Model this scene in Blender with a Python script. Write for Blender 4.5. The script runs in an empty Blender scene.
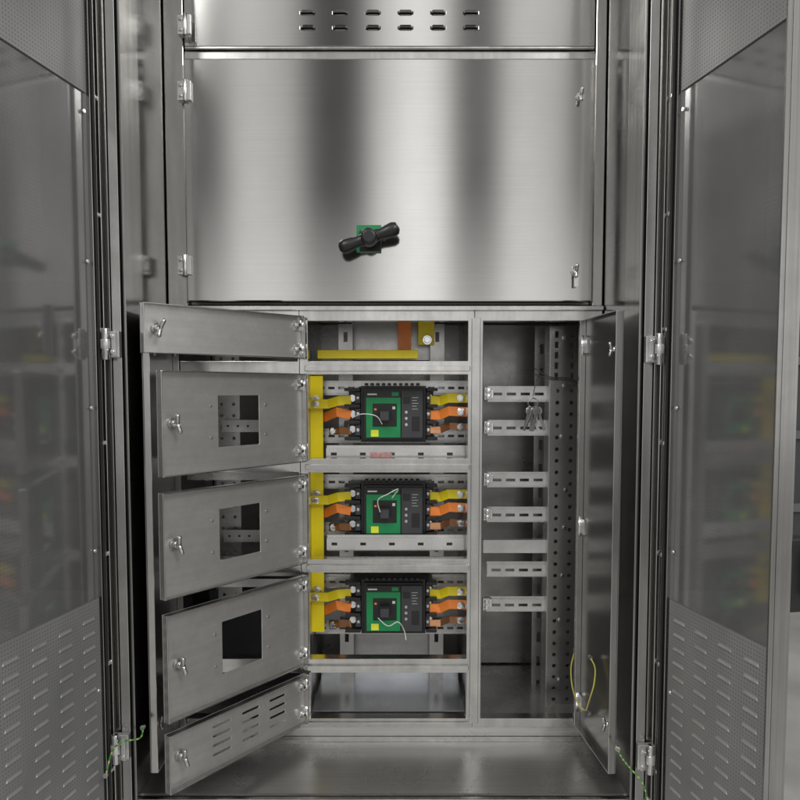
import bpy, math, random
from mathutils import Vector, Matrix
random.seed(4)
D=1.45; H=1.25; TH=math.radians(3.5); F=725.0; CY=434.0
def W(px,py,y):
    u=(px-400)/F; v=(CY-py)/F
    t=(D+y)/(math.cos(TH)+v*math.sin(TH))
    return Vector((u*t,y,H+t*(-math.sin(TH)+v*math.cos(TH))))
def X(px,y=0.0,py=434): return W(px,py,y).x
def Z(py,y=0.0): return W(400,py,y).z
scene=bpy.context.scene
COL=scene.collection

# ------------------------------------------------ materials
def newmat(name):
    m=bpy.data.materials.new(name); m.use_nodes=True
    nt=m.node_tree; b=nt.nodes['Principled BSDF']; return m,nt,b
def N(nt,t,**k):
    n=nt.nodes.new(t)
    for a,v in k.items(): setattr(n,a,v)
    return n
def steel(name,base=0.55,rough=0.28,brush=(4,4,350),var=0.10,smudge=0.12,metal=1.0,scr=0.0,tint=(1,.985,.96),sms=9.0,rv=.22):
    m,nt,b=newmat(name); L=nt.links.new
    tc=N(nt,'ShaderNodeTexCoord')
    mp=N(nt,'ShaderNodeMapping'); mp.inputs['Scale'].default_value=brush
    L(tc.outputs['Object'],mp.inputs['Vector'])
    n1=N(nt,'ShaderNodeTexNoise'); n1.inputs['Scale'].default_value=1.0; n1.inputs['Detail'].default_value=3
    L(mp.outputs[0],n1.inputs['Vector'])
    n2=N(nt,'ShaderNodeTexNoise'); n2.inputs['Scale'].default_value=sms; n2.inputs['Detail'].default_value=6; n2.inputs['Roughness'].default_value=0.65
    L(tc.outputs['Object'],n2.inputs['Vector'])
    r1=N(nt,'ShaderNodeMapRange'); r1.inputs['From Min'].default_value=0.25; r1.inputs['From Max'].default_value=0.75
    r1.inputs['To Min'].default_value=base*(1-var); r1.inputs['To Max'].default_value=base*(1+var)
    L(n1.outputs['Fac'],r1.inputs['Value'])
    r2=N(nt,'ShaderNodeMapRange'); r2.inputs['From Min'].default_value=0.3; r2.inputs['From Max'].default_value=0.7
    r2.inputs['To Min'].default_value=1-smudge; r2.inputs['To Max'].default_value=1+smudge*0.5
    L(n2.outputs['Fac'],r2.inputs['Value'])
    mu=N(nt,'ShaderNodeMath',operation='MULTIPLY'); L(r1.outputs[0],mu.inputs[0]); L(r2.outputs[0],mu.inputs[1])
    vm=N(nt,'ShaderNodeVectorMath',operation='SCALE'); vm.inputs[0].default_value=tint; L(mu.outputs[0],vm.inputs['Scale'])
    L(vm.outputs[0],b.inputs['Base Color'])
    r3=N(nt,'ShaderNodeMapRange'); r3.inputs['From Min'].default_value=0.3; r3.inputs['From Max'].default_value=0.7
    r3.inputs['To Min'].default_value=rough*(1+rv); r3.inputs['To Max'].default_value=rough*(1-rv)
    L(n2.outputs['Fac'],r3.inputs['Value']); L(r3.outputs[0],b.inputs['Roughness'])
    b.inputs['Metallic'].default_value=metal
    if scr>0:
        n3=N(nt,'ShaderNodeTexNoise'); n3.inputs['Scale'].default_value=3.0; n3.inputs['Detail'].default_value=2
        L(tc.outputs['Object'],n3.inputs['Vector'])
        bp=N(nt,'ShaderNodeBump'); bp.inputs['Strength'].default_value=scr; bp.inputs['Distance'].default_value=0.02
        L(n3.outputs['Fac'],bp.inputs['Height']); L(bp.outputs[0],b.inputs['Normal'])
    return m
def plain(name,col,rough=0.5,metal=0.0,var=0.15,scale=30):
    m,nt,b=newmat(name); L=nt.links.new
    tc=N(nt,'ShaderNodeTexCoord'); n=N(nt,'ShaderNodeTexNoise'); n.inputs['Scale'].default_value=scale; n.inputs['Detail'].default_value=5
    L(tc.outputs['Object'],n.inputs['Vector'])
    r=N(nt,'ShaderNodeMapRange'); r.inputs['From Min'].default_value=0.3; r.inputs['From Max'].default_value=0.7
    r.inputs['To Min'].default_value=1-var; r.inputs['To Max'].default_value=1+var
    L(n.outputs['Fac'],r.inputs['Value'])
    vm=N(nt,'ShaderNodeVectorMath',operation='SCALE'); vm.inputs[0].default_value=col; L(r.outputs[0],vm.inputs['Scale'])
    L(vm.outputs[0],b.inputs['Base Color'])
    b.inputs['Roughness'].default_value=rough; b.inputs['Metallic'].default_value=metal
    return m
def perforated(name,base,rough,pitch,rad,dark,metal,alpha):
    m,nt,b=newmat(name); L=nt.links.new
    tc=N(nt,'ShaderNodeTexCoord')
    mp=N(nt,'ShaderNodeMapping'); mp.inputs['Scale'].default_value=(1/pitch,0,1/pitch)
    L(tc.outputs['Object'],mp.inputs['Vector'])
    fr=N(nt,'ShaderNodeVectorMath',operation='FRACTION'); L(mp.outputs[0],fr.inputs[0])
    su=N(nt,'ShaderNodeVectorMath',operation='SUBTRACT'); L(fr.outputs[0],su.inputs[0]); su.inputs[1].default_value=(0.5,0,0.5)
    le=N(nt,'ShaderNodeVectorMath',operation='LENGTH'); L(su.outputs[0],le.inputs[0])
    lt=N(nt,'ShaderNodeMath',operation='LESS_THAN'); L(le.outputs['Value'],lt.inputs[0]); lt.inputs[1].default_value=rad
    mp2=N(nt,'ShaderNodeMapping'); mp2.inputs['Scale'].default_value=(3,3,1.6); L(tc.outputs['Object'],mp2.inputs['Vector'])
    n2=N(nt,'ShaderNodeTexNoise'); n2.inputs['Scale'].default_value=2.2; n2.inputs['Detail'].default_value=6
    L(mp2.outputs[0],n2.inputs['Vector'])
    r2=N(nt,'ShaderNodeMapRange'); r2.inputs['From Min'].default_value=0.3; r2.inputs['From Max'].default_value=0.7
    r2.inputs['To Min'].default_value=base*0.72; r2.inputs['To Max'].default_value=base*1.18
    L(n2.outputs['Fac'],r2.inputs['Value'])
    mx=N(nt,'ShaderNodeMix',data_type='FLOAT'); L(lt.outputs[0],mx.inputs['Factor']); L(r2.outputs[0],mx.inputs[2]); mx.inputs[3].default_value=dark
    L(mx.outputs[0],b.inputs['Base Color'])
    b.inputs['Metallic'].default_value=metal; b.inputs['Roughness'].default_value=rough
    b.inputs['Alpha'].default_value=alpha
    return m
M_door=steel('brushed_steel_door',0.60,0.105,(3,3,420),0.025,0.03,rv=.04)
M_frame=steel('brushed_steel_frame',0.62,0.20,(60,60,6),0.12,0.18)
M_post=steel('brushed_steel_post',0.42,0.20,(250,250,3),0.16,0.15)
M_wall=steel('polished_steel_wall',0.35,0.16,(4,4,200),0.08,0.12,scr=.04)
M_pan=steel('brushed_base_panel',0.60,0.28,(4,200,200),0.08,0.07,metal=.9,rv=.06)
M_sheet=steel('satin_steel_sheet',0.60,0.33,(5,5,120),0.07,0.20,metal=0.74,scr=.05,sms=14)
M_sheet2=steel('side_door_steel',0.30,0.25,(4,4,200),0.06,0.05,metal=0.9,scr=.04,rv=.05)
M_inner=steel('galvanised_steel',0.46,0.28,(8,8,8),0.12,0.18,metal=.8)
M_galv=steel('bright_galvanised_sheet',0.72,0.22,(8,8,8),0.08,0.08,metal=.85,tint=(.96,.985,1.03),scr=.06,rv=.05)
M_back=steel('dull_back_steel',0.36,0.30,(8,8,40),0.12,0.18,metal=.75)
M_rail=steel('zinc_rail',0.66,0.28,(8,8,8),0.12,0.2,metal=.72,tint=(1,.995,.98))
M_pp=steel('perforated_post_steel',0.36,0.22,(20,20,3),0.2,0.3,metal=.85,scr=.06)
M_bolt=plain('bolt_zinc',(0.55,0.55,0.53),0.3,1.0,0.1)
M_key=plain('key_steel',(0.55,0.55,0.54),0.25,.8,0.3)
M_chrome=plain('chrome',(0.75,0.75,0.75),0.18,1.0,0.05)
M_black=plain('black_plastic',(0.011,0.011,0.012),0.38)
M_dgrey=plain('dark_grey_plastic',(0.04,0.041,0.046),0.45)
M_rubber=plain('rubber_seal',(0.015,0.015,0.015),0.7)
M_green=plain('green_plastic',(0.003,0.23,0.07),0.38)
M_yel=plain('yellow_sleeve',(1.0,0.80,0.012),0.35,0,.05)
M_org=plain('orange_sleeve',(0.95,0.27,0.045),0.35,0,.08)
M_copper=plain('copper_bar',(0.9,0.45,0.24),0.3,.8)
M_lab=plain('yellow_label',(0.75,0.8,0.05),0.5)
M_white=plain('white_plastic',(0.7,0.7,0.68),0.5)
M_red=plain('red_mark',(0.48,0.27,0.26),0.6,0,.35,120)
M_gw=plain('green_wire',(0.05,0.28,0.08),0.45)
M_yw=plain('yellow_wire',(0.6,0.55,0.12),0.45)
M_perf=perforated('perforated_sheet',0.30,0.085,0.0060,0.25,0.26,.55,.80)
M_perf2=perforated('perforated_vent',0.30,0.48,0.0060,0.26,0.20,.35,1.0)
M_slot=plain('slot_lip',(.50,.50,.48),.4,.6)
M_conc=plain('concrete',(0.46,0.455,0.44),0.5,0,0.2,3)
M_paint=plain('hall_paint',(0.06,0.062,0.065),0.7,0,0.3,1.5)
M_paint2=plain('hall_cladding',(0.17,0.172,0.17),0.7,0,0.2,1.0)

# ------------------------------------------------ mesh builder
class MB:
    def __init__(s): s.v=[];s.f=[];s.m=[];s.mats=[];s.sm=[]
    def mi(s,mat):
        if mat not in s.mats: s.mats.append(mat)
        return s.mats.index(mat)
    def face(s,idx,mat,smooth=False): s.f.append(idx); s.m.append(s.mi(mat)); s.sm.append(smooth)
    def box(s,x0,x1,y0,y1,z0,z1,mat,T=None):
        if x0>x1:x0,x1=x1,x0
        if y0>y1:y0,y1=y1,y0
        if z0>z1:z0,z1=z1,z0
        b=len(s.v)
        P=[(x0,y0,z0),(x1,y0,z0),(x1,y1,z0),(x0,y1,z0),(x0,y0,z1),(x1,y0,z1),(x1,y1,z1),(x0,y1,z1)]
        for p in P: s.v.append(T@Vector(p) if T else Vector(p))
        for q in [(0,3,2,1),(4,5,6,7),(0,1,5,4),(1,2,6,5),(2,3,7,6),(3,0,4,7)]:
            s.face([b+i for i in q],mat)
    def plate(s,x0,x1,z0,z1,y0,y1,holes,mat):
        xs=sorted(set([round(a,6) for a in [x0,x1]+[h[0] for h in holes]+[h[1] for h in holes] if x0-1e-6<=a<=x1+1e-6]))
        zs=sorted(set([round(a,6) for a in [z0,z1]+[h[2] for h in holes]+[h[3] for h in holes] if z0-1e-6<=a<=z1+1e-6]))
        nx,nz=len(xs),len(zs); b=len(s.v)
        for y in (y0,y1):
            for z in zs:
                for x in xs: s.v.append(Vector((x,y,z)))
        def I(k,i,j): return b+k*nx*nz+j*nx+i
        solid={}
        for i in range(nx-1):
            for j in range(nz-1):
                cx=(xs[i]+xs[i+1])/2; cz=(zs[j]+zs[j+1])/2
                solid[i,j]=not any(h[0]<cx<h[1] and h[2]<cz<h[3] for h in holes)
        for (i,j),o in solid.items():
            if not o: continue
            s.face([I(0,i,j),I(0,i+1,j),I(0,i+1,j+1),I(0,i,j+1)],mat)
            s.face([I(1,i,j),I(1,i,j+1),I(1,i+1,j+1),I(1,i+1,j)],mat)
            if not solid.get((i-1,j)): s.face([I(0,i,j),I(0,i,j+1),I(1,i,j+1),I(1,i,j)],mat)
            if not solid.get((i+1,j)): s.face([I(0,i+1,j),I(1,i+1,j),I(1,i+1,j+1),I(0,i+1,j+1)],mat)
            if not solid.get((i,j-1)): s.face([I(0,i,j),I(1,i,j),I(1,i+1,j),I(0,i+1,j)],mat)
            if not solid.get((i,j+1)): s.face([I(0,i,j+1),I(0,i+1,j+1),I(1,i+1,j+1),I(1,i,j+1)],mat)
    def perf(s,x0,x1,z0,z1,nx,nz,r,y0,y1,mat):
        dx=(x1-x0)/nx; dz=(z1-z0)/nz
        for i in range(nx):
            for j in range(nz):
                cx=x0+(i+.5)*dx; cz=z0+(j+.5)*dz
                out=[];inn=[]
                for k in range(8):
                    a=k*math.pi/4
                    ox=[1,1,0,-1,-1,-1,0,1][k]*dx/2; oz=[0,1,1,1,0,-1,-1,-1][k]*dz/2
                    out.append((cx+ox,cz+oz)); inn.append((cx+r*math.cos(a),cz+r*math.sin(a)))
                b=len(s.v)
                for y in (y0,y1):
                    for p in out+inn: s.v.append(Vector((p[0],y,p[1])))
                for k in range(8):
                    k2=(k+1)%8
                    s.face([b+k,b+k2,b+8+k2,b+8+k],mat)
                    s.face([b+16+k,b+24+k,b+24+k2,b+16+k2],mat)
                    s.face([b+8+k,b+8+k2,b+24+k2,b+24+k],mat)
    def tube(s,pts,r,mat,seg=10,caps=True):
        pts=[Vector(p) for p in pts]; n=len(pts)
        R=r if isinstance(r,(list,tuple)) else [r]*n
        b=len(s.v); up=None
        for i,p in enumerate(pts):
            d=(pts[min(i+1,n-1)]-pts[max(i-1,0)]).normalized()
            if up is None:
                up=Vector((0,0,1)) if abs(d.z)<.9 else Vector((0,1,0))
            a=(up-d*up.dot(d)).normalized(); c=d.cross(a); up=a
            for k in range(seg):
                t=2*math.pi*k/seg
                s.v.append(p+(a*math.cos(t)+c*math.sin(t))*R[i])
        for i in range(n-1):
            for k in range(seg):
                k2=(k+1)%seg
                s.face([b+i*seg+k,b+i*seg+k2,b+(i+1)*seg+k2,b+(i+1)*seg+k],mat,seg>6)
        if caps:
            s.face([b+k for k in range(seg)][::-1],mat); s.face([b+(n-1)*seg+k for k in range(seg)],mat)
    def strip(s,pts,w,t,mat):
        b=len(s.v); pts=[Vector(p) for p in pts]; n=len(pts)
        for i,p in enumerate(pts):
            d=(pts[min(i+1,n-1)]-pts[max(i-1,0)]).normalized()
            wd=Vector((0,0,1)); wd=(wd-d*wd.dot(d)).normalized(); td=d.cross(wd)
            for a,c in ((-1,-1),(1,-1),(1,1),(-1,1)):
                s.v.append(p+wd*a*w/2+td*c*t/2)
        for i in range(n-1):
            for k in range(4):
                k2=(k+1)%4
                s.face([b+i*4+k,b+i*4+k2,b+i*4+4+k2,b+i*4+4+k],mat)
        s.face([b+3,b+2,b+1,b],mat); s.face([b+(n-1)*4+k for k in range(4)],mat)
    def bolt(s,x,y,z,r,h,mat,dirn=-1,hexa=True):
        s.tube([(x,y,z),(x,y+dirn*h*.35,z)],r*1.35,mat,14)
        s.tube([(x,y+dirn*h*.3,z),(x,y+dirn*h,z)],r,mat,6 if hexa else 12)
    def louver(s,xc,zc,w,h,y,dirn,mat,o=None):
        b=len(s.v); o=h*0.45 if o is None else o
        a=w/2; c=w/2-h*.6
        P=[(xc-c,y,zc+h/2),(xc+c,y,zc+h/2),(xc-a,y,zc-h/2),(xc-c,y+dirn*o,zc-h/2),(xc+c,y+dirn*o,zc-h/2),(xc+a,y,zc-h/2)]
        for p in P: s.v.append(Vector(p))
        for q in [(0,3,4,1),(0,2,3),(1,4,5)]: s.face([b+i for i in q],mat)
    def make(s,name,parent=None,bevel=0.0,label=None,loc=None,rotz=None):
        c=Vector((0,0,0))
        if loc is None:
            mn=[min(v[i] for v in s.v) for i in range(3)]; mx=[max(v[i] for v in s.v) for i in range(3)]
            c=Vector([(a+b_)/2 for a,b_ in zip(mn,mx)]); place=c
        else: place=Vector(loc)
        me=bpy.data.meshes.new(name)
        me.from_pydata([tuple(v-c) for v in s.v],[],s.f)
        for m in s.mats: me.materials.append(m)
        for p,mi,sm in zip(me.polygons,s.m,s.sm): p.material_index=mi; p.use_smooth=sm
        me.update()
        import bmesh
        bm=bmesh.new(); bm.from_mesh(me); bmesh.ops.remove_doubles(bm,verts=bm.verts,dist=1e-6)
        bmesh.ops.recalc_face_normals(bm,faces=bm.faces); bm.to_mesh(me); bm.free()
        o=bpy.data.objects.new(name,me); COL.objects.link(o)
        o.location=place
        if rotz is not None: o.rotation_euler=(0,0,rotz)
        if parent: o.parent=parent
        if bevel>0:
            md=o.modifiers.new('bevel','BEVEL'); md.width=bevel; md.segments=2; md.limit_method='ANGLE'; md.angle_limit=math.radians(40)
        if label: o['label']=label
        return o
def empty(name,loc,label,cat,group=None,rotz=0):
    e=bpy.data.objects.new(name,None); e.empty_display_size=0.1; COL.objects.link(e); e.location=loc; e.rotation_euler=(0,0,rotz)
    e['label']=label; e['category']=cat
    if group: e['group']=group
    return e
def curvepts(ctrl,n=10):
    c=[Vector(p) for p in ctrl]; c=[c[0]]+c+[c[-1]]; out=[]
    for i in range(1,len(c)-2):
        for k in range(n):
            t=k/n; p0,p1,p2,p3=c[i-1:i+3]
            out.append(0.5*((2*p1)+(-p0+p2)*t+(2*p0-5*p1+4*p2-p3)*t*t+(-p0+3*p1-3*p2+p3)*t**3))
    out.append(c[-2]); return out

# ------------------------------------------------ setting
m=MB(); m.box(-8,8,-8,8,-0.1,0,M_conc); fl=m.make('floor'); fl['kind']='structure'
m=MB(); m.box(-8,8,3.0,3.2,0.0,1.9,M_paint); m.box(-8,8,3.0,3.2,1.903,4.5,M_paint2)
for k in range(40):
    x=-7.8+k*.4; m.box(x,x+.06,2.96,2.999,1.91,4.49,M_paint2)
for z in (.5,.95,1.4): m.box(-7.9,7.9,2.97,2.999,z,z+.05,M_paint2)
wl=m.make('wall'); wl['kind']='structure'

# ------------------------------------------------ cabinet
XL,XR=-0.46,0.402
YO=-0.21
ZF=Z(795,YO)
ZT=2.16
cab=empty('electrical_cabinet',(0,0,0),'large stainless steel electrical cabinet with all of its doors standing open','electrical cabinet')
m=MB()
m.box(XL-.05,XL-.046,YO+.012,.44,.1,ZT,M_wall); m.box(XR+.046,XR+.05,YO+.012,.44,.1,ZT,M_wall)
m.box(XL-.05,XR+.05,.4405,.448,.1,ZT,M_back)
m.make('outer_shell',cab)
m=MB(); m.box(XL-.06,XR+.06,YO-.02,.46,ZT+.001,ZT+.03,M_frame); m.make('roof',cab,.002)
m=MB(); m.box(XL-.04,XR+.04,YO+.03,.43,0,.099,M_dgrey); m.make('plinth',cab,.003)
for x0,x1 in ((XL-.004,XL-.001),(XR+.001,XR+.004)):
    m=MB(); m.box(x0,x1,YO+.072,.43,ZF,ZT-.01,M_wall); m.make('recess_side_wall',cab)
m=MB(); m.box(XL,XR,YO+.005,-.0005,ZF-.004,ZF,M_pan)
m.box(XL,XR,-.0165,-.0005,ZF+.0003,ZF+.003,M_frame)
m.make('recess_floor',cab)
m=MB(); m.box(XL+.001,XR-.001,.0015,.004,ZF+.0005,Z(727)-.0005,M_pan); m.make('base_panel',cab)
m=MB(); m.box(XL-.04,XR+.04,YO,YO+.03,ZF-.05,ZF-.006,M_frame); m.box(XL+.002,XR-.002,YO-.012,YO-.002,ZF-.010,ZF-.001,M_frame)
m.box(XL-.04,XR+.04,YO+.004,YO+.008,.12,ZF-.052,M_frame)
m.make('bottom_rail',cab,.0015)
for sgn,x in ((-1,XL),(1,XR)):
    m=MB()
    def bx(a,b,y0,y1,mat): m.box(x+sgn*a,x+sgn*b,y0,y1,.12,ZT-.002,mat)
    bx(0,.004,YO-.012,YO+.07,M_post)
    bx(.005,.010,YO-.002,YO+.03,M_rubber)
    bx(.0105,.026,YO-.008,YO+.03,M_frame)
    bx(.0265,.029,YO-.001,YO+.03,M_rubber)
    bx(.0295,.044,YO-.004,YO+.03,M_post)
    m.make('corner_post',cab,.0008)

# upper region
m=MB()
xa,xb=X(192),X(588)
m.box(XL+.001,xa-.004,0,.03,Z(306),ZT-.02,M_frame)
m.box(xb+.004,XR-.001,0,.03,Z(306),ZT-.02,M_frame)
m.box(xa-.0035,xb+.0035,.004,.03,Z(59),Z(50),M_frame)
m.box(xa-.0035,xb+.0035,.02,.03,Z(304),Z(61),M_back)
m.make('upper_frame',cab,.0015)
m=MB()
hl=[];lv=[]
for py in (13,28):
    for k in range(6):
        px=308+32.5*k
        xc=X(px,0,20); zc=Z(py); w=.030;h=.008
        hl.append((xc-w/2,xc+w/2,zc-h/2,zc+h/2*0.2)); lv.append((xc,zc,w,h))
m.plate(xa,xb,Z(47),2.12,-.004,-.001,hl,M_door)
for l in lv: m.louver(l[0],l[1],l[2],l[3],-.0045,-1,M_frame,.006)
m.box(xa,xb,-.004,.014,Z(49.5),Z(47.3),M_frame)
m.make('vent_panel',cab,.0006)
ud=MB()
ud.box(xa,xb,-.016,-.003,Z(302.5),Z(62),M_door)
upd=ud.make('upper_door',cab,.0025,'wide brushed stainless steel door')
uo=upd.location.copy()
def sub(mb,name,par,off,bevel=0.0):
    o=mb.make(name,par,bevel); o.location-=off; return o
for py in (30,95,267):
    m=MB(); z=Z(py); x=X(187,0,py)
    m.box(x-.012,x+.001,-.022,-.0045,z-.018,z+.018,M_rail); m.box(x+.0055,x+.014,-.024,-.0165,z-.018,z+.018,M_rail)
    m.tube([(x+.003,-.022,z-.02),(x+.003,-.022,z+.02)],.0045,M_chrome,10)
    for s2 in (-.01,.01): m.bolt(x-.006,-.022,z+s2,.0028,.003,M_bolt,-1,False)
    sub(m,'hinge',upd,uo,.0008)
def latch(m,x,y,z,d,size=1.0,ang=80):
    m.tube([(x,y,z),(x,y+d*.004*size,z)],.011*size,M_bolt,16)
    m.tube([(x,y+d*.004*size,z),(x,y+d*.013*size,z)],.0065*size,M_chrome,14)
    T=Matrix.Translation((x,y+d*.016*size,z))@Matrix.Rotation(math.radians(ang),4,'Y')
    for sx in (-1,1):
        p=[T@Vector((0,0,0)),T@Vector((sx*.006*size,d*.001*size,0)),T@Vector((sx*.012*size,d*.003*size,0)),T@Vector((sx*.016*size,d*.004*size,0)),T@Vector((sx*.018*size,d*.004*size,0))]
        m.tube(p,[.0048*size,.0042*size,.0045*size,.0042*size,.002*size],M_bolt,10)
for px,py in ((580,97),(575,272)):
    m=MB(); p=W(px,py,-.016); latch(m,p.x,-.016,p.z,-1,.75,95)
    if py>200:
        m.box(p.x-.004,p.x+.004,-.028,-.026,p.z-.03,p.z-.006,M_chrome)
    sub(m,'wing_latch',upd,uo)
p=W(369,239,-.016)
m=MB(); m.box(p.x-.024,p.x+.024,-.021,-.0165,p.z-.026,p.z+.026,M_green)
m.box(p.x-.018,p.x+.024,-.028,-.0212,p.z-.026,p.z+.014,M_black)
m.tube([(p.x,-.028,p.z),(p.x,-.055,p.z)],[.017,.014],M_black,20)
a=W(339,248,-.065); b=W(399,227,-.065)
a.y=b.y=-.062; c=(a+b)/2; d=(b-a)
pts=[a, a+d*.03, a+d*.09, a+d*.2, a+d*.3, a+d*.42, a+d*.5, a+d*.58, a+d*.70, a+d*.8, a+d*.9, a+d*.97, b]
m.tube(pts,[.005,.0110,.0135,.0125,.0100,.0125,.0165,.0125,.0100,.0125,.0140,.0115,.005],M_black,18)
m.tube([c+Vector((0,.004,.0)),c+Vector((0,-.016,0)),c+Vector((0,-.019,0))],[.017,.015,.010],M_black,20)
sub(m,'rotary_handle',upd,uo,.001)

# lower frame grid
rows=[(321,361),(374.5,458.5),(472.5,559),(572.5,658.5),(672.5,718)]
m=MB()
holes=[]
mxa,mxb=X(308.5),X(467.5); rxa,rxb=X(482.5),X(580); lxa,lxb=X(176),X(298)
for a,b in rows:
    holes.append((mxa,mxb,Z(b),Z(a))); 
m.plate(X(300),X(474),Z(727),Z(306.5),-.002,.024,holes,M_frame)
holes=[(rxa,rxb,Z(718),Z(321))]
m.plate(X(474)+.0003,XR-.001,Z(727),Z(306.5),-.002,.024,holes,M_frame)
holes=[(lxa,lxb,Z(b),Z(a)) for a,b in rows]
m.plate(XL+.001,X(300)-.0003,Z(727),Z(306.5),-.002,.024,holes,M_frame)
m.box(XL+.001,XR-.001,-.012,-.003,Z(311),Z(306.5),M_frame)
m.box(X(304),X(470),-.006,-.0025,Z(721),Z(724),M_frame)
for a,b in rows[1:]:
    zt=Z(a)+.0003
    m.box(mxa-.006,mxb+.004,-.009,-.0025,zt+.006,zt+.017,M_frame)
m.box(X(471),X(479.5),-.009,-.0025,Z(722),Z(318),M_frame)
m.make('compartment_frame',cab,.0012)
for z0,z1,in ((Z(727)+.001,Z(727)+.004),(Z(306)-.004,Z(306)-.001)):
    m=MB(); m.box(XL+.001,XR-.001,.0245,.33,z0,z1,M_inner); m.make('compartment_plate',cab)
for xx in ((472,478),(301,304)):
    m=MB(); m.box(X(xx[0]),X(xx[1]),.0245,.33,Z(724)+.002,Z(309)-.003,M_inner); m.make('partition',cab)
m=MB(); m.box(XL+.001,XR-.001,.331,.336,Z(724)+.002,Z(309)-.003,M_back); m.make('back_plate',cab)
# left column contents
y=.12
m=MB(); m.perf(X(216,y),X(240,y),Z(600,y),Z(330,y),2,24,.0038,y,y+.003,M_inner); m.make('perforated_strip',cab)
for py in (368,476,572,583):
    m=MB(); m.box(XL+.02,X(298,.04),.04,.043,Z(py+4,.04),Z(py-4,.04),M_rail); m.bolt(X(207,.04),.04,Z(py,.04),.007,.012,M_bolt); m.make('cross_rail',cab)
m=MB(); m.box(XL+.02,X(298,.2),.2,.203,Z(700,.2),Z(590,.2),M_dgrey); m.make('backing_panel',cab)
for py in (420,530):
    m=MB(); m.box(X(222,.1),X(262,.1),.10,.103,Z(py+12,.1),Z(py,.1),M_inner)
    for q in (228,238,248): m.tube([(X(q,.1),.0995,Z(py+6,.1)),(X(q,.1),.099,Z(py+6,.1))],.0025,M_black,10)
    m.make('bracket',cab)
# row-5 shelf
m=MB(); m.box(mxa,mxb,.03,.2,Z(712,.03),Z(712,.03)+.003,M_galv); m.box(mxa,mxb,.2,.203,Z(712,.03),Z(662,.2),M_galv)
m.box(X(345,.198),X(348,.198),.190,.1998,Z(702,.198),Z(664,.198),M_rail); m.box(X(436,.198),X(439,.198),.190,.1998,Z(702,.198),Z(664,.198),M_rail)
m.make('shelf',cab)

def slotted(m,x0,x1,zc,h,y,mat,sw=.014,pitch=.022,fold=.008):
    hs=[]; x=x0+.010
    while x+sw<x1-.004:
        hs.append((x,x+sw,zc-h*.14,zc+h*.14)); x+=pitch
    m.plate(x0,x1,zc-h/2,zc+h/2,y,y+.002,hs,mat)
    m.box(x0,x1,y+.0005,y+fold,zc+h/2,zc+h/2+.0015,mat)
    m.box(x0,x1,y+.0005,y+fold,zc-h/2-.0015,zc-h/2,mat)
    m.box(x0,x1,y+fold,y+fold+.0015,zc+h/2+.001,zc+h/2+.006,mat)
    m.box(x0,x1,y+fold,y+fold+.0015,zc-h/2-.006,zc-h/2-.001,mat)
for py,y,h in ((388,.15,.02),(436,.15,.02),(482,.15,.02),(530,.15,.02),(582,.15,.02),(628,.15,.02)):
    m=MB(); slotted(m,X(314,y),X(470,y),Z(py,y),h,y,M_rail); m.make('mounting_rail',cab)
for py in (454,544):
    y=.045; m=MB(); slotted(m,X(326,y),X(468,y),Z(py,y),.022,y,M_rail,.012,.06,.012)
    if py==454:
        m.box(X(370,y),X(392,y),y-.0009,y-.0003,Z(457,y),Z(452,y),M_red)
    m.make('mounting_rail',cab)
for px in (346,437):
    m=MB(); y=.17; m.plate(X(px-7,y),X(px+7,y),Z(712,y),Z(324,y),y,y+.003,[(X(px-2,y),X(px+2,y),Z(324+30*k+18,y),Z(324+30*k+8,y)) for k in range(12)],M_inner)
    m.make('support_strip',cab)
for a,b in ((660,630),(360,322)):
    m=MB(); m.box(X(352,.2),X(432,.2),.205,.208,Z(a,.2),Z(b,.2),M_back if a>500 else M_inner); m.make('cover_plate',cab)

# right column
for py,pl in ((394,0),(428,0),(480,0),(515,0),(546,1),(570,0),(605,0)):
    y=.12; m=MB()
    if pl: 
        m.box(X(484,y),X(602,y),y,y+.003,Z(py+7,y),Z(py-6,y),M_rail); m.box(X(484,y),X(602,y),y+.0035,y+.02,Z(py-6,y)-.0035,Z(py-6,y)-.001,M_rail)
    else:
        slotted(m,X(488,y),X(604,y),Z(py,y),.022,y,M_rail,.020,.030)
    m.make('mounting_rail',cab)
for py in (394,428,480,515,605):
    y=.09; m=MB(); z=Z(py,y); x=X(482,y)+.004
    m.box(x,x+.016,y,y+.012,z-.012,z+.014,M_rail); m.box(x+.002,x+.022,y+.0125,y+.028,z-.009,z+.009,M_chrome)
    m.bolt(x+.008,y,z+.006,.004,.006,M_chrome); m.bolt(x+.008,y,z-.006,.004,.006,M_chrome)
    m.make('rail_clamp',cab,.001)
y=.10; m=MB()
x0,x1=X(550,y),X(578,y); zs=Z(385,y)
m.perf(x0,x1,Z(716,y),zs,2,29,.0045,y,y+.003,M_pp)
m.plate(x0,x1,zs+.0002,Z(326,y),y,y+.003,[(x0+.008,x0+.016,zs+.012+.022*k,zs+.026+.022*k) for k in range(5)]+[(x1-.018,x1-.010,zs+.012+.022*k,zs+.026+.022*k) for k in range(5)],M_pp)
m.box(x0-.003,x0-.0002,y,y+.05,Z(716,y),Z(326,y),M_inner); m.box(x1+.0002,x1+.003,y,y+.04,Z(716,y),Z(326,y),M_inner)
for py in range(344,716,47): m.bolt((x0+x1)/2+random.uniform(-.006,.006),y,Z(py+random.uniform(-8,8),y),.0035,.004,M_chrome)
m.make('perforated_post',cab)
m=MB(); y=.2
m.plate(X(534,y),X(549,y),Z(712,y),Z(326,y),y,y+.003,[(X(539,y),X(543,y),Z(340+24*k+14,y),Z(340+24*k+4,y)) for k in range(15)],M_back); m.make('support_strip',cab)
m=MB()
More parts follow.
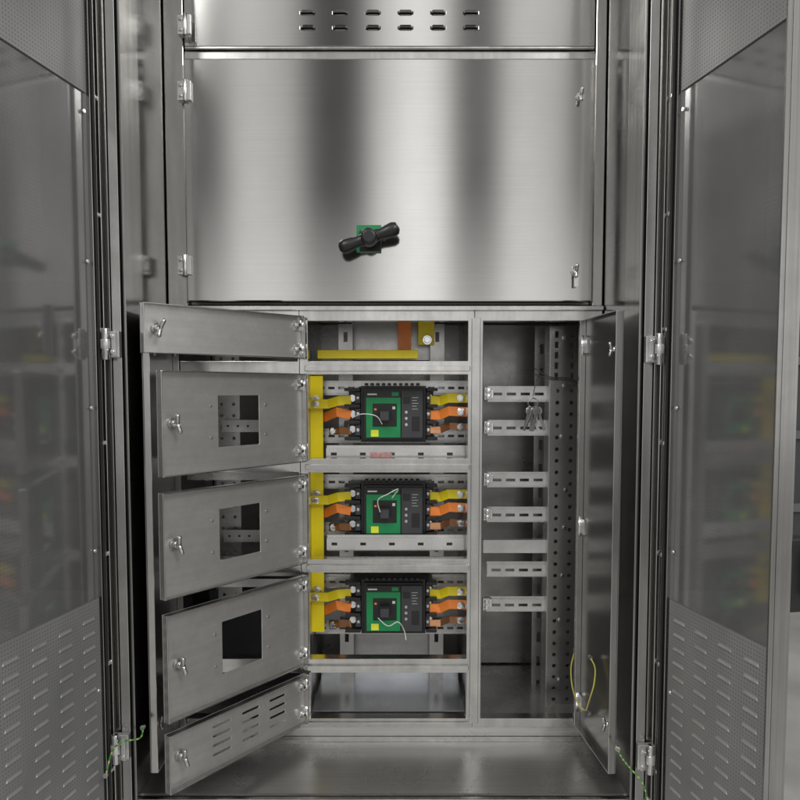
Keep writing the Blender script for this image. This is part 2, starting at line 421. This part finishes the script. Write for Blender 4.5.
for k in range(2):
    y=.08; pts=curvepts([W(534,368+k*6,y),W(550,377+k*2,y-.01),W(566,378+k*2,y),W(580,382+k*2,y+.02)],6)
    m.tube(pts,.0012,M_dgrey,6)
cbl=m.make('cable_bundle'); cbl['label']='thin dark control cables tied across the perforated post'; cbl['category']='cable'

# ------------------------------------------------ swing doors
def traydoor(name,hx,z0,z1,w,rot,face,holes,mat,label,lip=.010,y=-.006,lipmat=None):
    m=MB(); lm=lipmat or mat
    zc=(z0+z1)/2; h=(z1-z0)
    th=.002; f=face
    ya,yb=(0,th)
    m.plate(0.004,w,-h/2,h/2,ya,yb,[(a,b,c-zc,d_-zc) for a,b,c,d_ in holes],mat)
    l0,l1=(yb+.0001,yb+lip) if f>0 else (ya-lip,ya-.0001)
    m.box(.004,.006,l0,l1,-h/2,h/2,lm); m.box(w-.002,w,l0,l1,-h/2,h/2,lm)
    m.box(.0061,w-.0021,l0,l1,-h/2,-h/2+.002,lm); m.box(.0061,w-.0021,l0,l1,h/2-.002,h/2,lm)
    o=m.make(name,cab,.0008,label,loc=(hx,y,zc),rotz=rot)
    return o,zc
def solve_phi(hx,w,pxt,py):
    lo,hi=math.radians(20),math.radians(89)
    for _ in range(40):
        a=(lo+hi)/2
        xx=hx-w*math.cos(a); yy=-w*math.sin(a)
        v=(CY-py)/F; t=(D+yy)/(math.cos(TH)+v*math.sin(TH))
        px=400+F*xx/t
        if px<pxt: lo=a
        else: hi=a
    return a
hx=X(304); w=.335
specs=[(317,359,141,330,False,'narrow'),(374,461,158,425,True,'win'),(474,561,160,548,True,'win'),(573,661,164,672,True,'win'),(671,719,166,765,False,'vent')]
for pt,pb,pxt,py,win,kind in specs:
    phi=solve_phi(hx,w,pxt,py); z0,z1=Z(pb),Z(pt); hh=z1-z0
    holes=[]
    if win: holes=[(.118,.212,z0+hh*.24,z1-hh*.24)]
    if kind=='vent':
        for bx0 in (.060,.128,.196):
            for r in range(4):
                zc=z0+hh*(.24+.17*r); holes.append((bx0,bx0+.040,zc-.0022,zc+.0022))
    lab={'narrow':'narrow plain steel compartment door standing open','win':'steel compartment door with a rectangular cutout, standing open','vent':'steel compartment door with ventilation slots, standing open'}[kind]
    o,zc=traydoor('compartment_door',hx,z0,z1,w,-(math.pi-phi),1,holes,M_sheet,lab,lip=.012,lipmat=M_frame)
    m=MB()
    latch(m,w-.028,.002,(0.0 if kind!='vent' else .004),1,.92,100 if kind!='narrow' else 70)
    m.make('wing_latch',o)
    for s2 in (-1,1):
        m=MB(); zz=s2*(hh/2-.022 if hh>.1 else hh/2-.018)
        m.tube([(.004,.006,zz-.012),(.004,.006,zz+.012)],.0045,M_chrome,10)
        m.box(.0065,.022,.0023,.005,zz-.010,zz+.010,M_rail)
        m.bolt(.018,.005,zz,.004,.010,M_chrome,1)
        m.make('hinge',o)
    if win:
        for a in (.102,.228): 
            for s2 in (-1,1):
                m=MB(); m.bolt(a,.002,s2*hh*.16,.0018,.002,M_bolt,1,False); m.make('screw',o)
def tall(hx,rot,face,pt,pb,wd,label):
    z0,z1=Z(pb),Z(pt)
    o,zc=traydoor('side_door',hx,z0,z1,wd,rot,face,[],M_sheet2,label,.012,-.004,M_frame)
    hh=z1-z0
    yy=(.002 if face>0 else 0)
    for fz in (.42,-.40):
        m=MB(); latch(m,wd-.022,yy,hh*fz,face,.7,90); m.make('wing_latch',o)
    for fz in (.44,0,-.44):
        m=MB(); m.tube([(.003,face*.006,hh*fz-.02),(.003,face*.006,hh*fz+.02)],.005,M_chrome,10)
        m.box(.0062,.02,yy+face*.0002,yy+face*.003,hh*fz-.015,hh*fz+.015,M_rail); m.make('hinge',o)
    return o
tall(X(583),math.radians(-85.5),-1,321,723,.195,'tall plain steel compartment door standing open')
tall(XL+.008,math.radians(-88),1,321,723,.192,'tall plain steel compartment door folded against the recess wall')

# ------------------------------------------------ outer doors
def outer(hx,rot,face,wd,border,label):
    z0,z1=.16,2.12; h=z1-z0; zc=(z0+z1)/2
    f=face
    def yb(a,b): return (f*a,f*b)
    m=MB()
    y0,y1=yb(-.020,.004)
    m.plate(0,wd,-h/2,h/2,min(y0,y1),max(y0,y1),[(border,wd-.014,-h/2+.05,h/2-.05)],M_post)
    y0,y1=yb(.0045,.012)
    m.box(0,.0025,y0,y1,-h/2,h/2,M_frame); m.box(wd-.0025,wd,y0,y1,-h/2,h/2,M_post)
    m.box(border*.55,border*.55+.004,y0,y1*.7,-h/2,h/2,M_rubber)
    o=m.make('outer_door',cab,.001,label,loc=(hx,YO-.012,zc),rotz=rot)
    m=MB(); y0,y1=yb(-.006,-.003)
    m.box(border-.004,wd-.012,y0,y1,-h/2+.046,h/2-.046,M_perf); m.make('perforated_panel',o)
    zl1=Z(598,-.24)-zc; zu0=Z(93,-.24)-zc
    for (a,b) in ((-h/2+.06,zl1),(zu0,h/2-.06)):
        m=MB(); xx0,xx1=border+.004,wd-.018
        hs=[];lv=[]; ncol=max(3,int((xx1-xx0)/.058))
        low=(a<-.5)
        pitch=(xx1-xx0)/ncol
        zz=b-.03
        while zz>a+.02 and low:
            for k in range(ncol):
                xc=xx0+pitch*(k+.5)
                lv.append((xc,zz,pitch*.56,.0045)); hs.append((xc-pitch*.25,xc+pitch*.25,zz-.0034,zz+.0003))
            zz-=.024
        y0,y1=yb(-.0025,0)
        m.plate(xx0,xx1,a,b,min(y0,y1),max(y0,y1),hs,M_perf2)
        for l in lv: m.louver(l[0],l[1],l[2],l[3],f*.0003,f,M_slot,.0015)
        m.make('vent_plate',o)
    proto=None; k=-h/2+.05
    while k<h/2:
        if proto is None:
            m=MB(); m.tube([(border*.45,f*.004,k),(border*.45,f*.0085,k)],[.0045,.003],M_chrome,12); proto=m.make('screw',o); pz=k
        else:
            q=proto.copy(); q.location=proto.location+Vector((0,0,k-pz)); COL.objects.link(q)
        k+=.19
    k=-h/2+.1; proto=None
    while k<h/2:
        if proto is None:
            m=MB(); m.tube([(border+.012,-f*.003,k),(border+.012,f*.002,k)],.003,M_chrome,10); proto=m.make('rivet',o); pz=k
        else:
            q=proto.copy(); q.location=proto.location+Vector((0,0,k-pz)); COL.objects.link(q)
        k+=.24
    return o
od1=outer(XL-.047,math.radians(-101),1,.58,.014,'tall outer door with perforated panel and louvred vents, swung open')
od2=outer(XR+.047,math.radians(-78.5),-1,.280,.022,'narrower tall outer door with perforated panel, swung open')
m=MB(); m.box(.252,.279,.0205,.05,-.19,-.09,M_black); m.tube([(.265,.045,-.10),(.287,.05,-.105),(.294,.05,-.13),(.294,.05,-.17)],[.008,.009,.009,.007],M_black,10)
m.make('door_handle',od2,.002)
for pys,x,s in (((345,742),XL,-1),((350,752),XR,1)):
    for py in pys:
        m=MB(); z=Z(py,YO)
        m.box(x+s*.010,x+s*.040,YO-.020,YO-.0085,z-.022,z+.022,M_rail)
        m.box(x+s*.013,x+s*.020,YO-.028,YO-.0202,z-.020,z+.020,M_rail)
        m.tube([(x+s*.030,YO-.026,z-.026),(x+s*.030,YO-.026,z+.026)],.006,M_chrome,12)
        m.tube([(x+s*.030,YO-.026,z-.008),(x+s*.030,YO-.026,z+.008)],.0085,M_rail,12)
        for q in (-.013,.013): m.bolt(x+s*.017,YO-.028,z+q,.0035,.005,M_chrome)
        m.make('outer_hinge',cab,.001)

# ------------------------------------------------ circuit breakers
def brk_parts(par):
    w,h,dp=.180,.110,.075
    m=MB()
    m.box(-w/2,w/2,0.02,dp,-h/2,h/2,M_black)
    m.box(-.058,.068,-.006,.0195,-h/2+.001,h/2-.001,M_black)
    m.box(-.064,.074,.004,.0193,-h/2-.004,h/2+.004,M_black)
    for s2 in (-1,1):
        for k in range(4):
            zc=-h/2+.003+k*.0345
            xo0,xo1=(-w/2-.008,-.065) if s2<0 else (.075,w/2+.008)
            m.box(xo0,xo1,-.002,.0195,zc-.0035,zc+.0035,M_black)
        for k in range(3):
            zc=-.034+k*.034
            xo0,xo1=(-.076,-.0645) if s2<0 else (.0745,.083)
            m.box(xo0,xo1,.006,.0195,zc-.012,zc+.012,M_dgrey)
            m.tube([((xo0+xo1)/2,.006,zc),((xo0+xo1)/2,.004,zc)],.0035,M_bolt,10)
    for k in range(10): m.box(-.055+k*.012,-.048+k*.012,-.008,.016,h/2+.0045,h/2+.010,M_black)
    m.make('case',par,.0012)
    m=MB(); m.plate(-.052,.020,-h/2+.006,h/2-.020,-.010,-.0062,[(-.038,.012,-.026,.022)],M_green)
    m.box(-.052,.020,-.0115,-.0063,h/2-.0196,h/2-.006,M_black)
    m.box(-.049,-.029,-.0121,-.0116,h/2-.015,h/2-.012,M_white)
    m.box(.002,.016,-.0121,-.0116,h/2-.017,h/2-.009,M_green)
    m.make('front_cover',par,.0008)
    m=MB(); m.box(-.0375,.0115,-.0095,-.0065,-.0255,.0215,M_black); m.box(-.024,-.002,-.028,-.0097,-.015,.009,M_black); m.box(-.022,-.004,-.034,-.0282,-.012,.006,M_dgrey)
    m.box(.003,.009,-.0105,-.0097,.010,.016,M_white); m.box(-.035,-.030,-.0105,-.0097,.008,.012,M_org)
    m.make('toggle',par,.0008)
    m=MB(); m.box(-.042,-.026,-.0112,-.0103,-h/2+.008,-h/2+.022,M_lab); m.make('label',par)
    m=MB(); m.box(.022,.066,-.012,-.0062,-h/2+.006,h/2-.006,M_dgrey)
    for k in range(3):
        m.tube([(.032,-.0122,-.022+k*.013),(.032,-.014,-.022+k*.013)],.0032,M_bolt,10)
    for k in range(5): m.box(.044,.057-.003*(k%2),-.0126,-.0121,.010+k*.006,.0112+k*.006,M_bolt)
    m.box(.026,.040,-.0130,-.0121,.022,.036,M_black)
    m.box(.044,.060,-.0130,-.0121,-.035,-.005,M_black)
    m.make('trip_unit',par,.0006)
    for s2 in (-1,1):
        for k in range(3):
            m=MB(); x=s2*.0825; z=-.033+k*.033
            m.bolt(x,.0195,z,.0055,.008,M_chrome)
            m.make('terminal',par)
by=.075
bc=[(391,414),(391,510),(391,607)]
p=W(bc[0][0],bc[0][1],by)
e=empty('circuit_breaker',p,'black moulded case circuit breaker with green front and black toggle','circuit breaker','circuit breakers mounted in the cabinet')
brk_parts(e)
kids=[c for c in COL.objects if c.parent==e]
for px,py in bc[1:]:
    n=e.copy(); COL.objects.link(n); n.location=W(px,py,by)
    for k in kids:
        q=k.copy(); q.parent=n; COL.objects.link(q)
    n['label']=e['label']
for px,py,ctrl in ((388,414,[(352,418),(362,414),(376,416),(382,424)]),(388,510,[(380,512),(378,500),(388,494),(398,489),(392,498)]),(388,607,[(378,618),(388,626),(398,622),(404,630),(406,640)])):
    m=MB(); m.tube(curvepts([W(a,b,.035-(.012 if i in(1,2) else 0)) for i,(a,b) in enumerate(ctrl)],7),.0010,M_white,6)
    o=m.make('tie_wire'); o['label']='thin white wire looped over the breaker toggle'; o['category']='wire'; o['group']='tie wires on breakers'

# ------------------------------------------------ bus bars
def thing(m,name,label,cat,group,bevel=.0008):
    o=m.make(name,None,bevel); o['label']=label; o['category']=cat
    if group: o['group']=group
    return o
m=MB(); y=.11; m.box(X(308,y),X(323,y),y,y+.008,Z(632,y),Z(376,y),M_yel)
for py in (400,494,590): m.bolt(X(316,y),y,Z(py,y),.007,.010,M_chrome)
thing(m,'busbar','tall vertical yellow sleeved bus bar','busbar','bus bars')
m=MB(); y=.10; m.box(X(318,y),X(418,y),y,y+.012,Z(358.5,y),Z(350,y),M_yel); thing(m,'busbar','horizontal yellow sleeved bus bar under the frame','busbar','bus bars')
m=MB(); y=.16; m.box(X(398,y),X(411,y),y,y+.01,Z(350,y),Z(316,y),M_org); thing(m,'busbar','short vertical orange sleeved bus bar','busbar','bus bars')
m=MB(); y=.16; m.box(X(418,y),X(434,y),y,y+.01,Z(345,y),Z(316,y),M_yel); m.bolt(X(427,y),y,Z(340,y),.008,.012,M_chrome); thing(m,'busbar','short vertical yellow sleeved bus bar with bolted joint','busbar','bus bars')
for cx,cy in bc:
    dy=cy-414
    sets=[([(309,404,.10),(328,404,.098),(338,401,.090),(351,400,.088)],M_yel,'yellow'),
          ([(318,418,.14),(326,417,.12),(337,412,.094),(351,415,.088)],M_org,'orange'),
          ([(330,431,.15),(340,431,.11),(351,431,.09)],M_copper,'bare copper'),
          ([(429,400,.088),(440,401,.088),(448,398,.075),(467,398,.072)],M_yel,'yellow'),
          ([(429,415,.088),(440,415,.088),(449,411,.072),(467,412,.070)],M_org,'orange'),
          ([(429,430,.088),(440,430,.088),(449,426,.11),(467,427,.12)],M_copper,'bare copper')]
    for pts,mt,cn in sets:
        m=MB(); P=[W(a,b+dy,y) for a,b,y in pts]
        m.strip(P,.020 if mt!=M_copper else .015,.005,mt)
        k=0 if pts[0][0]<400 else -1
        q=P[0] if k==0 else P[-1]; q=q+((P[1]-P[0]) if k==0 else (P[-2]-P[-1]))*.35
        m.bolt(q.x,q.y-.0027,q.z,.006,.010,M_chrome)
        thing(m,'branch_busbar',cn+(' sleeved' if mt!=M_copper else '')+' branch bar joined to the breaker','busbar','branch bars at the breakers')
# ------------------------------------------------ keys
m=MB(); c=W(533,403,.07)
ring=[c+Vector((.010*math.cos(t),.002*math.sin(2*t),.010*math.sin(t))) for t in [i*math.pi/10 for i in range(21)]]
m.tube(ring,.0013,M_chrome,6)
m.tube(curvepts([W(533,396,.07),W(536,382,.075),W(540,372,.085)],5),.0010,M_dgrey,6)
for i,(dx,ang) in enumerate(((-.014,14),(-.005,4),(.005,-7),(.014,-17),(.0,24),(.009,10))):
    T=Matrix.Translation(c+Vector((dx*.5,-.004-.003*i,-.009)))@Matrix.Rotation(math.radians(ang),4,'Y')@Matrix.Rotation(math.radians(ang*2),4,'Z')
    m.box(-.0026,.0026,-.001,.001,-.050,-.014,M_key,T)
    m.tube([T@Vector((0,-.0011,-.007)),T@Vector((0,.0011,-.007))],.0088,M_key,14)
    for q in range(3): m.box(.0026,.0044,-.001,.001,-.047+q*.007,-.043+q*.007,M_key,T)
o=m.make('key_bunch'); o['label']='bunch of small steel keys hanging on a ring by the rails'; o['category']='keys'
# ------------------------------------------------ earth wires
def wire(ctrl,mat,label,mat2=None,r=.0014):
    m=MB(); pts=curvepts([W(a,b,y) for a,b,y in ctrl],8)
    m.tube(pts,r,mat,8)
    if mat2:
        for i in range(0,len(pts)-2,3): m.tube(pts[i:i+2],r*1.06,mat2,8)
    for q in (pts[0],pts[-1]): m.tube([q+Vector((0,.002,0)),q+Vector((0,-.004,0))],.0042,M_chrome,8)
    o=m.make('earth_wire'); o['label']=label; o['category']='wire'; o['group']='earth wires'
wire([(143,727,-.22),(140,738,-.24),(122,742,-.25),(112,752,-.25),(106,775,-.26)],M_gw,'green and yellow earth wire running between post and outer door',M_yw)
wire([(617,748,-.22),(622,758,-.24),(630,768,-.25),(642,782,-.26),(648,800,-.26)],M_gw,'green and yellow earth wire running between post and outer door',M_yw)
wire([(575,650,.05),(571,668,.0),(573,690,-.04),(580,706,-.08),(588,713,-.09)],M_yw,'yellow earth wire looping onto the tall compartment door')
wire([(590,657,-.10),(595,668,-.12),(594,684,-.13),(590,698,-.12),(586,711,-.09)],M_yw,'yellow earth wire looping onto the tall compartment door')

# ------------------------------------------------ world: procedural hall gradient, with made-up bands painted in for the steel to reflect
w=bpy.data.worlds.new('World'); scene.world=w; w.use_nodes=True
nt=w.node_tree; L=nt.links.new; bg=nt.nodes['Background']
tc=N(nt,'ShaderNodeTexCoord'); sp=N(nt,'ShaderNodeSeparateXYZ'); L(tc.outputs['Generated'],sp.inputs[0])
ramp=N(nt,'ShaderNodeValToRGB'); mr=N(nt,'ShaderNodeMapRange'); mr.inputs['From Min'].default_value=-1; mr.inputs['From Max'].default_value=1
L(sp.outputs['Z'],mr.inputs['Value']); L(mr.outputs[0],ramp.inputs[0])
cr=ramp.color_ramp; cr.elements[0].position=0.0; cr.elements[0].color=(.1,.1,.1,1); cr.elements[1].position=1.0; cr.elements[1].color=(.95,.95,.95,1)
for pos,c in ((.44,.30),(.50,.65),(.56,.80),(.62,.75),(.70,.65),(.80,.75)):
    e2=cr.elements.new(pos); e2.color=(c,c,c*.985,1)
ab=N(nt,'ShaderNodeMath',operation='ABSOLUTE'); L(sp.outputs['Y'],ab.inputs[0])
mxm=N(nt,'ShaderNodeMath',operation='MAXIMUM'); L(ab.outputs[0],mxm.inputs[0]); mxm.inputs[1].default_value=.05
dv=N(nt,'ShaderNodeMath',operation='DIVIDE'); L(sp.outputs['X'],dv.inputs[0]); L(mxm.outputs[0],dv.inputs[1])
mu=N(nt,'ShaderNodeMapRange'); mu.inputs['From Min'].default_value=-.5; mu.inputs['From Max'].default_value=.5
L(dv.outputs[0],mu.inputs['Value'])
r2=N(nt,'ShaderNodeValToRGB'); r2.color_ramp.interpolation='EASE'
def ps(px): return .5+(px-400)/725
prof=[(130,.4),(185,.10),(218,.10),(246,.80),(290,.65),(318,.03),(358,.03),(382,.85),(414,1.30),(438,1.15),(460,.04),(488,.07),(510,.90),(550,.70),(580,.10),(605,.10),(650,.5)]  # painted bright and dark bands, shaped to give the upper door its reflected streaks
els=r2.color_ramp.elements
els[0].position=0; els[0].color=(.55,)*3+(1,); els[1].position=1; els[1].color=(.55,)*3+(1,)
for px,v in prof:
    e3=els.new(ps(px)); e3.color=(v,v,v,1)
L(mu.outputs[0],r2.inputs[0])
fz=N(nt,'ShaderNodeMapRange'); fz.inputs['From Min'].default_value=0.0; fz.inputs['From Max'].default_value=.26; fz.inputs['To Min'].default_value=.35; fz.inputs['To Max'].default_value=1.0
L(sp.outputs['Z'],fz.inputs['Value'])
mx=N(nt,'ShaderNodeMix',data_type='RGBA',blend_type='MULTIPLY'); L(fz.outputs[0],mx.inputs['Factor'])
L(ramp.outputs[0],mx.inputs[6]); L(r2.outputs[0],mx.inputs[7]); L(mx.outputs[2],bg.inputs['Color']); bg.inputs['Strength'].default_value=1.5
def area(loc,tgt,sx,sy,e):
    ld=bpy.data.lights.new('ceiling_lamp','AREA'); ld.shape='RECTANGLE'; ld.size=sx; ld.size_y=sy; ld.energy=e; ld.color=(1,.985,.95)
    o=bpy.data.objects.new('ceiling_lamp',ld); COL.objects.link(o); o.location=loc
    o.rotation_euler=(Vector(tgt)-Vector(loc)).to_track_quat('-Z','Y').to_euler()
area((-1.7,-2.8,3.6),(0,-.1,1.0),1.0,1.4,58)
area((1.7,-2.8,3.6),(0,-.1,1.0),1.0,1.4,58)

cd=bpy.data.cameras.new('camera'); cam=bpy.data.objects.new('camera',cd); COL.objects.link(cam)
cam.location=(0,-D,H); cam.rotation_euler=(math.radians(90)-TH,0,0)
cd.sensor_width=36; cd.lens=36*F/800; cd.shift_y=(CY-400)/800; cd.clip_start=.02; cd.clip_end=100
scene.camera=cam
scene.view_settings.view_transform='Standard'; scene.view_settings.look='None'; scene.view_settings.exposure=0
